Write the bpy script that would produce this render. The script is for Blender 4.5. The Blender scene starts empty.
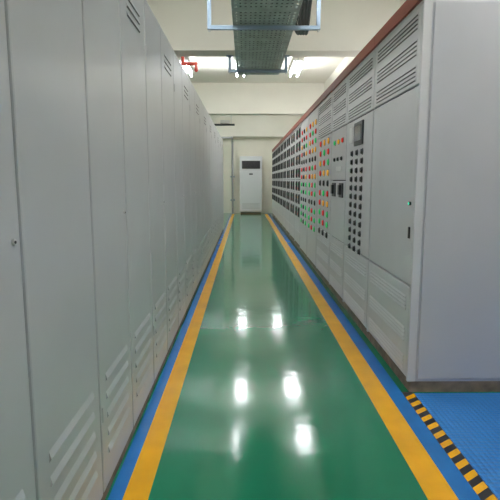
import bpy, math, random
from mathutils import Vector
random.seed(4)
R=math.radians
bpy.context.scene.view_settings.view_transform='Standard'
# ---------------------------------------------------------------- materials
def mat(name,col,rough=.5,metal=0,noise=.0,nscale=6,bump=0,bscale=40,emit=0,coat=0,spec=.5):
    m=bpy.data.materials.new(name); m.use_nodes=True
    nt=m.node_tree; b=nt.nodes['Principled BSDF']
    b.inputs['Base Color'].default_value=(*col,1); b.inputs['Roughness'].default_value=rough
    b.inputs['Metallic'].default_value=metal
    b.inputs['Specular IOR Level'].default_value=spec
    b.inputs['Coat Weight'].default_value=coat; b.inputs['Coat Roughness'].default_value=.06
    if emit:
        b.inputs['Emission Color'].default_value=(*col,1); b.inputs['Emission Strength'].default_value=emit
    tc=nt.nodes.new('ShaderNodeTexCoord')
    if noise:
        n=nt.nodes.new('ShaderNodeTexNoise'); n.inputs['Scale'].default_value=nscale; n.inputs['Detail'].default_value=5
        nt.links.new(tc.outputs['Object'],n.inputs['Vector'])
        r=nt.nodes.new('ShaderNodeValToRGB'); r.color_ramp.elements[0].position=.3; r.color_ramp.elements[1].position=.7
        r.color_ramp.elements[0].color=(*[c*(1-noise) for c in col],1)
        r.color_ramp.elements[1].color=(*[min(1,c*(1+noise)) for c in col],1)
        nt.links.new(n.outputs['Fac'],r.inputs['Fac']); nt.links.new(r.outputs['Color'],b.inputs['Base Color'])
    if bump:
        n=nt.nodes.new('ShaderNodeTexNoise'); n.inputs['Scale'].default_value=bscale; n.inputs['Detail'].default_value=2
        nt.links.new(tc.outputs['Object'],n.inputs['Vector'])
        bp=nt.nodes.new('ShaderNodeBump'); bp.inputs['Strength'].default_value=bump; bp.inputs['Distance'].default_value=.01
        nt.links.new(n.outputs['Fac'],bp.inputs['Height']); nt.links.new(bp.outputs['Normal'],b.inputs['Normal'])
    return m
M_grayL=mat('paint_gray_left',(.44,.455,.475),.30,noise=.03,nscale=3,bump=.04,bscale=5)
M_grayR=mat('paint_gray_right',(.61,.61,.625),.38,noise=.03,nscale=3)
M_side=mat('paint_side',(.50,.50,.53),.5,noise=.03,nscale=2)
M_shadow=mat('gap_dark',(.03,.032,.035),.8)
M_slot=mat('louver_slot',(.14,.145,.15),.7)
M_plinth=mat('plinth',(.20,.15,.11),.7,noise=.4,nscale=12)
M_red=mat('red_brown_channel',(.27,.07,.045),.5)
M_black=mat('black_plastic',(.02,.02,.022),.35)
M_dgray=mat('dark_gray_plastic',(.06,.063,.068),.45)
M_screen=mat('meter_glass',(.03,.035,.04),.1)
M_white=mat('white_plastic',(.75,.75,.75),.4)
M_Lr=mat('lamp_red',(.75,.03,.02),.3,emit=.3)
M_Ly=mat('lamp_yellow',(.9,.42,.02),.3,emit=.35)
M_Lg=mat('lamp_green',(.02,.55,.14),.3,emit=.35)
M_LED=mat('led_green',(.05,1,.5),.3,emit=1.5)
M_chrome=mat('steel',(.6,.6,.6),.3,metal=1)
M_galv=mat('galvanised',(.36,.43,.40),.45,metal=.3,noise=.2,nscale=8)
M_strut=mat('strut_blue_gray',(.26,.34,.43),.4,metal=.3)
M_cable=mat('cable_black',(.03,.04,.038),.6)
M_wall=mat('wall_cream',(.82,.79,.69),.8,noise=.03,nscale=1.5,bump=.1,bscale=60)
M_ceil=mat('ceiling_cream',(.84,.82,.73),.85,noise=.03,nscale=1.5)
M_yel=mat('yellow_floor_paint',(.82,.41,.010),.18,noise=.08,nscale=5,bump=.02,bscale=8)
M_blue=mat('blue_floor_paint',(.012,.15,.44),.25,noise=.1,nscale=5)
M_redpipe=mat('red_pipe',(.50,.05,.03),.4)
M_pipe=mat('gray_pipe',(.30,.31,.31),.5)
M_ac=mat('ac_white',(.68,.70,.72),.4)
M_tube=mat('fluorescent_tube',(.95,.97,1),.3,emit=55)
M_fix=mat('fixture_white',(.8,.8,.8),.4)

# floor epoxy
M_floor=mat('green_epoxy',(.010,.185,.095),.10,noise=.10,nscale=1.2)
nt=M_floor.node_tree; b=nt.nodes['Principled BSDF']
tc=nt.nodes.new('ShaderNodeTexCoord')
n1=nt.nodes.new('ShaderNodeTexNoise'); n1.inputs['Scale'].default_value=5; n1.inputs['Detail'].default_value=3
nt.links.new(tc.outputs['Object'],n1.inputs['Vector'])
bp=nt.nodes.new('ShaderNodeBump'); bp.inputs['Strength'].default_value=.075; bp.inputs['Distance'].default_value=.02
nt.links.new(n1.outputs['Fac'],bp.inputs['Height']); nt.links.new(bp.outputs['Normal'],b.inputs['Normal'])
mr=nt.nodes.new('ShaderNodeMapRange'); mr.inputs[3].default_value=.06; mr.inputs[4].default_value=.15
nt.links.new(n1.outputs['Fac'],mr.inputs[0]); nt.links.new(mr.outputs[0],b.inputs['Roughness'])

# blue tread mat
M_mat=mat('blue_rubber_mat',(.03,.20,.56),.4)
nt=M_mat.node_tree; b=nt.nodes['Principled BSDF']
tc=nt.nodes.new('ShaderNodeTexCoord'); vo=nt.nodes.new('ShaderNodeTexVoronoi'); vo.inputs['Scale'].default_value=38
vo.inputs['Randomness'].default_value=.1
nt.links.new(tc.outputs['Object'],vo.inputs['Vector'])
bp=nt.nodes.new('ShaderNodeBump'); bp.inputs['Strength'].default_value=1; bp.inputs['Distance'].default_value=.010; bp.invert=True
nt.links.new(vo.outputs['Distance'],bp.inputs['Height']); nt.links.new(bp.outputs['Normal'],b.inputs['Normal'])

# ---------------------------------------------------------------- mesh builder
class MB:
    def __init__(s): s.v=[];s.f=[];s.mi=[];s.sm=[];s.mats=[]
    def m(s,mt):
        if mt not in s.mats: s.mats.append(mt)
        return s.mats.index(mt)
    def poly(s,vs,fs,mt,smooth=False):
        o=len(s.v); s.v+=[tuple(v) for v in vs]; k=s.m(mt)
        for f in fs: s.f.append([o+i for i in f]); s.mi.append(k); s.sm.append(smooth)
    def box(s,x0,x1,y0,y1,z0,z1,mt,bev=0):
        if x0>x1:x0,x1=x1,x0
        if y0>y1:y0,y1=y1,y0
        if z0>z1:z0,z1=z1,z0
        if not bev:
            vs=[(x,y,z) for x in(x0,x1) for y in(y0,y1) for z in(z0,z1)]
            s.poly(vs,[(0,1,3,2),(4,6,7,5),(0,4,5,1),(2,3,7,6),(0,2,6,4),(1,5,7,3)],mt)
        else:
            import bmesh
            bm=bmesh.new(); bmesh.ops.create_cube(bm,size=1)
            for v in bm.verts:
                v.co=Vector(((x0+x1)/2+v.co.x*(x1-x0),(y0+y1)/2+v.co.y*(y1-y0),(z0+z1)/2+v.co.z*(z1-z0)))
            bmesh.ops.bevel(bm,geom=list(bm.edges),offset=bev,segments=2,affect='EDGES',profile=.5)
            bm.verts.index_update()
            s.poly([v.co.copy() for v in bm.verts],[[v.index for v in f.verts] for f in bm.faces],mt)
            bm.free()
    def cyl(s,p0,p1,r,mt,n=12,r2=None):
        p0=Vector(p0);p1=Vector(p1);d=(p1-p0).normalized(); r2=r if r2 is None else r2
        a=d.orthogonal().normalized(); c=d.cross(a)
        vs=[];
        for p,rr in((p0,r),(p1,r2)):
            for i in range(n):
                t=2*math.pi*i/n; vs.append(p+(a*math.cos(t)+c*math.sin(t))*rr)
        s.poly(vs,[(i,(i+1)%n,n+(i+1)%n,n+i) for i in range(n)],mt,True)
        s.poly(vs,[list(range(n))[::-1],list(range(n,2*n))],mt)
    def pipe(s,pts,r,mt,n=10):
        for a,b in zip(pts,pts[1:]): s.cyl(a,b,r,mt,n)
        for p in pts[1:-1]:
            s.sphere(p,r*1.15,mt)
    def sphere(s,p,r,mt,n=10,m=6):
        vs=[];fs=[]
        for j in range(m+1):
            ph=math.pi*j/m
            for i in range(n):
                t=2*math.pi*i/n; vs.append((p[0]+r*math.sin(ph)*math.cos(t),p[1]+r*math.sin(ph)*math.sin(t),p[2]+r*math.cos(ph)))
        for j in range(m):
            for i in range(n): fs.append((j*n+i,j*n+(i+1)%n,(j+1)*n+(i+1)%n,(j+1)*n+i))
        s.poly(vs,fs,mt,True)
    def louver(s,fx,sg,y0,y1,z,h,dep,mt):
        o=fx+sg*dep
        vs=[(fx,y0,z+h),(fx,y1,z+h),(o,y0,z+h*.3),(o,y1,z+h*.3),(fx,y0,z),(fx,y1,z)]
        s.poly(vs,[(0,1,3,2),(0,2,4),(1,5,3)],mt)
        s.poly(vs,[(2,3,5,4)],M_slot)
    def obj(s,name,loc=(0,0,0)):
        me=bpy.data.meshes.new(name); me.from_pydata([(v[0]-loc[0],v[1]-loc[1],v[2]-loc[2]) for v in s.v],[],s.f)
        for mt in s.mats: me.materials.append(mt)
        for p,k,sm in zip(me.polygons,s.mi,s.sm): p.material_index=k; p.use_smooth=sm
        me.update()
        import bmesh
        bm=bmesh.new(); bm.from_mesh(me); bmesh.ops.recalc_face_normals(bm,faces=bm.faces); bm.to_mesh(me); bm.free()
        ob=bpy.data.objects.new(name,me); ob.location=loc
        bpy.context.collection.objects.link(ob); return ob
def simple(name,*a,**k):
    b=MB(); b.box(*a,**k); return b.obj(name)

# ---------------------------------------------------------------- room
XL,XR,YB,YF,ZC=-3.0,2.15,-3.0,19.9,3.9
simple('floor',XL-.1,XR+.1,YB-.1,YF+.1,-.1,0,M_floor)
simple('ceiling',XL-.1,XR+.1,YB-.1,YF+.1,ZC,ZC+.1,M_ceil)
simple('wall_left',XL-.1,XL,YB,YF,0,ZC,M_wall)
simple('wall_right',XR,XR+.1,YB,YF,0,ZC,M_wall)
simple('wall_far',XL,XR,YF,YF+.1,0,ZC,M_wall)
simple('wall_back',XL,XR,YB-.1,YB,0,ZC,M_wall)
for y0,zb in((.6,3.09),(7.3,3.09),(14.0,3.09),(19.55,2.95)):
    simple('ceiling_beam',XL,XR,y0,y0+.35,zb,ZC,M_ceil)
# floor markings
def strip(name,x0,x1,y0,y1,mt,z=.002):
    return simple(name,x0,x1,y0,y1,0,z,mt)
strip('yellow_floor_line',-.505,-.40,YB,19.3,M_yel)
strip('yellow_floor_line',.75,.875,YB,19.3,M_yel)
strip('blue_floor_line',-.565,-.505,YB,19.3,M_blue)
strip('blue_floor_line',.875,.965,YB,19.3,M_blue)
strip('yellow_floor_line',-.50,.875,19.3,19.4,M_yel)
simple('blue_rubber_mat',1.035,XR,YB,2.9,0,.008,M_mat)
# hazard tape with diagonal stripes
hz=MB(); hz.box(.965,1.035,YB,2.93,0,.003,M_black)
y=YB+.05
while y<2.82:
    hz.poly([(.965,y,.0036),(1.035,y+.05,.0036),(1.035,y+.095,.0036),(.965,y+.045,.0036)],[(0,1,2,3)],M_yel); y+=.09
hz.obj('hazard_tape')

# ---------------------------------------------------------------- left cabinets
FL=-.565
def left_cab(y0,y1,ys):
    b=MB(); H=2.33; D=.8
    g=.004+max(0,y0-3)*.0008
    b.box(FL-D,FL-.024,y0+.003,y1-.003,.08,H,M_shadow)
    b.box(FL-D,FL-.012,y0+.002,y1-.002,0,.06,M_plinth)
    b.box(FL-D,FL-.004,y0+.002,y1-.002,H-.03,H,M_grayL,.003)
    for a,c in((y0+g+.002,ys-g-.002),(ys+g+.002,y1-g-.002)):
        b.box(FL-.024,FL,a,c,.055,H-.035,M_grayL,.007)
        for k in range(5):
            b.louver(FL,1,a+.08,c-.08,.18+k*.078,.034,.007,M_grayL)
        if a>ys:
            for k in range(3):
                b.louver(FL,1,a+.14,c-.14,2.08+k*.04,.022,.005,M_grayL)
    # latch on the leading door
    b.cyl((FL,ys-.05,1.15),(FL+.006,ys-.05,1.15),.009,M_chrome,12)
    b.cyl((FL+.006,ys-.05,1.15),(FL+.008,ys-.05,1.15),.004,M_black,8)
    for z in(.35,2.0):
        b.cyl((FL,y0+.022,z),(FL,y0+.022,z+.06),.005,M_grayL,8)
    b.obj('electrical_cabinet',((FL-D/2),(y0+y1)/2,0))
bd=[-1.55,-.4,.72,1.85,2.97,4.12]
while bd[-1]<13: bd.append(bd[-1]+1.14)
for a,c in zip(bd,bd[1:]): left_cab(a,c,a+(c-a)*.48)

# ---------------------------------------------------------------- right switchgear
FR=.995; DR=1.0; HR=2.30
def knob(b,y,z,r,mt,dep=.018,ring=True):
    if ring: b.cyl((FR,y,z),(FR-.004,y,z),r*1.2,M_dgray,12)
    b.cyl((FR-.003,y,z),(FR-dep,y,z),r,mt,12,r*.85)
def bands(b,y0,y1,zs,n=4):
    for z in zs:
        for k in range(n):
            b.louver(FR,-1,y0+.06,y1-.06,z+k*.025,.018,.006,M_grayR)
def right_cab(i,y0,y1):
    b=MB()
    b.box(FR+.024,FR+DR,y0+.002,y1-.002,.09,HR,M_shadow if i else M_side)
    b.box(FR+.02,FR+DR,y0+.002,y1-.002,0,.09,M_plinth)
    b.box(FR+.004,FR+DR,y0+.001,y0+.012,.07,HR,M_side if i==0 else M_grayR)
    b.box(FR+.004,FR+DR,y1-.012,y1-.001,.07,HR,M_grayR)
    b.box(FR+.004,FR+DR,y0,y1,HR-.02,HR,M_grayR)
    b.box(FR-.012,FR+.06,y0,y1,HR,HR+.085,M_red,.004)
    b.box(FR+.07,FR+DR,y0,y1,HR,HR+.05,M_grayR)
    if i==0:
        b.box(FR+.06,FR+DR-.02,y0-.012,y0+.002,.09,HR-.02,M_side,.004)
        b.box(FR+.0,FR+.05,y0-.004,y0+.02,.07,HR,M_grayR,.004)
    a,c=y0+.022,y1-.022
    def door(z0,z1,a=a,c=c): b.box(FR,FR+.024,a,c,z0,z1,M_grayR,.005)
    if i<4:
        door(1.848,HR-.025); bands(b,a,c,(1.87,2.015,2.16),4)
        door(.09,.655); bands(b,a,c,(.12,.30,.50),4)
    if i==0:
        door(.668,1.836)
        b.cyl((FR,a+.05,1.16),(FR-.012,a+.05,1.16),.012,M_black,12); b.cyl((FR-.012,a+.05,1.16),(FR-.015,a+.05,1.16),.006,M_LED,12)
        b.box(FR-.010,FR,a+.035,a+.055,.95,1.02,M_black,.003)
    elif i==1:
        door(.668,1.836)
        ym=(a+c)/2
        b.box(FR-.015,FR,ym-.2,ym+.12,1.60,1.80,M_dgray,.004); b.box(FR-.018,FR-.014,ym-.16,ym+.08,1.64,1.77,M_screen)
        b.box(FR-.01,FR,ym+.2,ym+.34,1.64,1.78,M_white,.003)
        for r in range(12):
            for q in(-.18,.02,.22):
                knob(b,ym+q,1.54-r*.078,.024,M_black)
    elif i==2:
        door(1.30,1.836); door(.668,1.29)
        for q in(a+.08,a+.50):
            b.box(FR-.012,FR,q,q+.2,1.12,1.27,M_dgray,.005)
            b.box(FR-.035,FR-.012,q+.06,q+.14,1.15,1.25,M_black,.005)
        for q in range(3): knob(b,a+.16+q*.22,1.70,.025,(M_Lr,M_Ly,M_Lg)[q])
        for q in range(3): knob(b,a+.2+q*.2,1.52,.02,M_black)
        b.box(FR-.006,FR,a+.2,a+.5,1.39,1.44,M_white,.002)
    elif i in(3,4,5):
        if i>3: door(.09,HR-.025)
        else: door(.668,1.836)
        z=1.76 if i==3 else 2.10; r=0
        while z>.6:
            for q in range(3):
                cc=(M_Ly,M_Lr,M_Lg,M_Lr)[(q+r)%4] if r%3 else (M_Ly,M_Ly,M_Lr,M_Lr)[q]
                if r>6: cc=(M_Lg,M_Lr,M_Lg,M_Lr)[q]
                if r%5==4: cc=M_black
                if i==5 and q==1: cc=M_black
                knob(b,a+.18+q*.3,z,.036,cc,.018)
            z-=.125; r+=1
    else:
        # withdrawable feeder drawers
        n=9; zz=.11; hh=(HR-.04-zz)/n
        for r in range(n):
            d0=a+.003; d1=c-.003; z0=zz+r*hh+.004; z1=zz+(r+1)*hh-.004
            b.box(FR,FR+.024,d0,d1,z0,z1,M_grayR,.003)
            if r<2: continue
            zc=(z0+z1)/2
            for q0 in(.06,.50):
                b.box(FR-.008,FR,d0+q0,d0+q0+.21,zc-.085,zc+.095,M_dgray,.002)
                b.box(FR-.024,FR-.008,d0+q0+.05,d0+q0+.12,zc-.075,zc+.08,M_black,.003)
                for q,cc in enumerate((M_Lr,M_Lg) if (i+r)%3 else (M_black,M_Ly)):
                    knob(b,d0+q0+.29,zc-.04+q*.075,.020,cc,.01)
    b.obj('switchgear_cabinet',(FR+DR/2,(y0+y1)/2,0))
yy=2.93
ws=[1.03,1.02,.85,1.1]+[1.05]*11
for i,w in enumerate(ws):
    right_cab(i,yy,yy+w); yy+=w

# ---------------------------------------------------------------- cable tray + hangers
zt=2.90; x0,x1=-.11,.51; ye=7.95
t=MB()
n=13
for k in range(n+1):
    x=x0+(x1-x0)*k/n; t.box(x-.014,x+.014,YB+.3,ye,zt,zt+.003,M_galv)
y=YB+.3; k=0
while y<ye:
    t.box(x0,x1,y,y+(.045 if k%6 else .08),zt-.001,zt+.004,M_galv); y+=.085; k+=1
for x in(x0,x1):
    t.box(x-.002,x+.002,YB+.3,ye,zt,zt+.12,M_galv)
    s=1 if x==x0 else -1
    t.box(x,x+s*.02,YB+.3,ye,zt+.118,zt+.122,M_galv)
for j in(1.6,4.2,6.6):
    for x in(x0-.004,x1+.004): t.box(x-.004,x+.004,j-.1,j+.1,zt+.02,zt+.10,M_strut)
for q in range(13):
    x=x0+.06+q*.04; t.cyl((x,YB+.3,zt+.03+.008*(q%2)),(x,ye-.02,zt+.03+.008*((q+1)%2)),.019,M_cable,8)
t.box(x0,x1,ye,ye+.004,zt,zt+.12,M_galv)
t.obj('cable_tray')
for y,xa,xb in((1.2,-.37,.77),(5.5,-.37,.77),(7.6,-.22,.60)):
    h=MB(); zb=zt-.045
    top=ZC
    if y==7.6: top=3.09
    h.box(xa-.02,xb+.02,y-.02,y+.02,zb,zb+.041,M_strut,.003)
    for x in(xa,xb):
        h.box(x-.02,x+.02,y-.02,y+.02,zb+.041,top,M_strut,.003)
        h.box(x-.05,x+.05,y-.05,y+.05,top-.008,top,M_strut)
        h.cyl((x,y,zb-.02),(x,y,zb),.012,M_chrome,6)
    h.obj('tray_support_bracket')
# looping cables beside tray
cu=bpy.data.curves.new('cable_bundle','CURVE'); cu.dimensions='3D'; cu.bevel_depth=.016; cu.bevel_resolution=3
for k in range(4):
    sp=cu.splines.new('NURBS'); pts=[(.50+.03*k,4.6,2.99),(.58+.03*k,5.5,3.03),(.66+.03*k,6.3,3.02),(.66+.035*k,6.8,3.2),(.6+.04*k,7.0,3.5),(.6+.04*k,7.05,3.9)]
    sp.points.add(len(pts)-1)
    for p,q in zip(sp.points,pts): p.co=(*q,1)
    sp.use_endpoint_u=True; sp.order_u=3
cu.materials.append(M_cable); bpy.context.collection.objects.link(bpy.data.objects.new('cable_bundle',cu))

# ---------------------------------------------------------------- lamps
def lamp(x,y):
    b=MB(); z=3.72; L=1.25
    b.box(x-.11,x+.11,y,y+L,z+.07,z+.10,M_fix,.006)
    for s in(-1,1):
        b.cyl((x+s*.08,y+.03,z),(x+s*.08,y+L-.03,z),.017,M_tube,12)
        for e in(y+.01,y+L-.03): b.box(x+s*.08-.012,x+s*.08+.012,e,e+.015,z-.015,z+.07,M_fix)
    for e in(y+.2,y+L-.2): b.cyl((x,e,z+.10),(x,e,ZC),.008,M_chrome,8)
    b.obj('fluorescent_light')
for y in(-2,1.6,3.9,8.45,11.0,16.6):
    for x in(-1.33,-.10,1.15): lamp(x,y)

# ---------------------------------------------------------------- far wall things
a=MB(); ax0,ax1,ay0,ay1=-.2,.66,19.42,19.88
a.box(ax0,ax1,ay0+.02,ay1,.06,2.2,M_ac,.02)
a.box(ax0+.03,ax1-.03,ay0+.05,ay1,0,.06,M_dgray)
a.box(ax0+.01,ax1-.01,ay0,ay0+.03,.1,1.62,M_ac,.01)
a.box(ax0+.08,ax1-.08,ay0+.0,ay0+.03,1.73,2.03,M_dgray,.005)
for k in range(7): a.box(ax0+.09,ax1-.09,ay0-.012,ay0+.004,1.745+k*.04,1.757+k*.04,M_black)
for k in range(5): a.box(ax0+.1,ax1-.1,ay0-.004,ay0+.004,.2+k*.05,.207+k*.05,M_slot)
a.box(.16,.30,ay0-.006,ay0+.003,1.50,1.55,M_screen,.002)
a.obj('floor_standing_air_conditioner')
p=MB(); p.pipe([(-.48,19.5,0),(-.48,19.5,2.75),(-.48,18.9,2.85),(-1.6,18.9,2.85)],.04,M_pipe,12)
p.box(-.56,-.40,19.5,19.9,1.4,1.45,M_strut); p.box(-.56,-.40,19.5,19.9,.5,.55,M_strut)
p.obj('wall_pipe')
p=MB(); p.pipe([(-1.45,15.0,2.9),(-.3,15.0,2.9)],.03,M_dgray); p.box(-.72,-.45,14.93,15.07,2.93,3.03,M_white,.01)
for x in(-1.3,-.4): p.cyl((x,15,2.9),(x,15,ZC),.008,M_chrome,8)
p.obj('conduit_pipe')
p=MB(); sx=-1.26; sy=10.6
p.pipe([(sx,sy,ZC),(sx,sy,3.64),(sx+.27,sy,3.64),(sx+.27,sy,3.50)],.034,M_redpipe,12)
p.cyl((sx+.27,sy,3.52),(sx+.27,sy,3.48),.05,M_redpipe,12,.02)
p.obj('fire_sprinkler_pipe')

# ---------------------------------------------------------------- camera, world
w=bpy.data.worlds.new('World'); bpy.context.scene.world=w; w.use_nodes=True
w.node_tree.nodes['Background'].inputs[0].default_value=(.8,.85,.9,1); w.node_tree.nodes['Background'].inputs[1].default_value=.3
cd=bpy.data.cameras.new('camera'); cd.sensor_width=36; cd.lens=36; cd.clip_start=.02
co=bpy.data.objects.new('camera',cd); bpy.context.collection.objects.link(co)
co.location=(0,0,1.3); co.rotation_euler=(R(90-7.97),0,R(-.57))
bpy.context.scene.camera=co
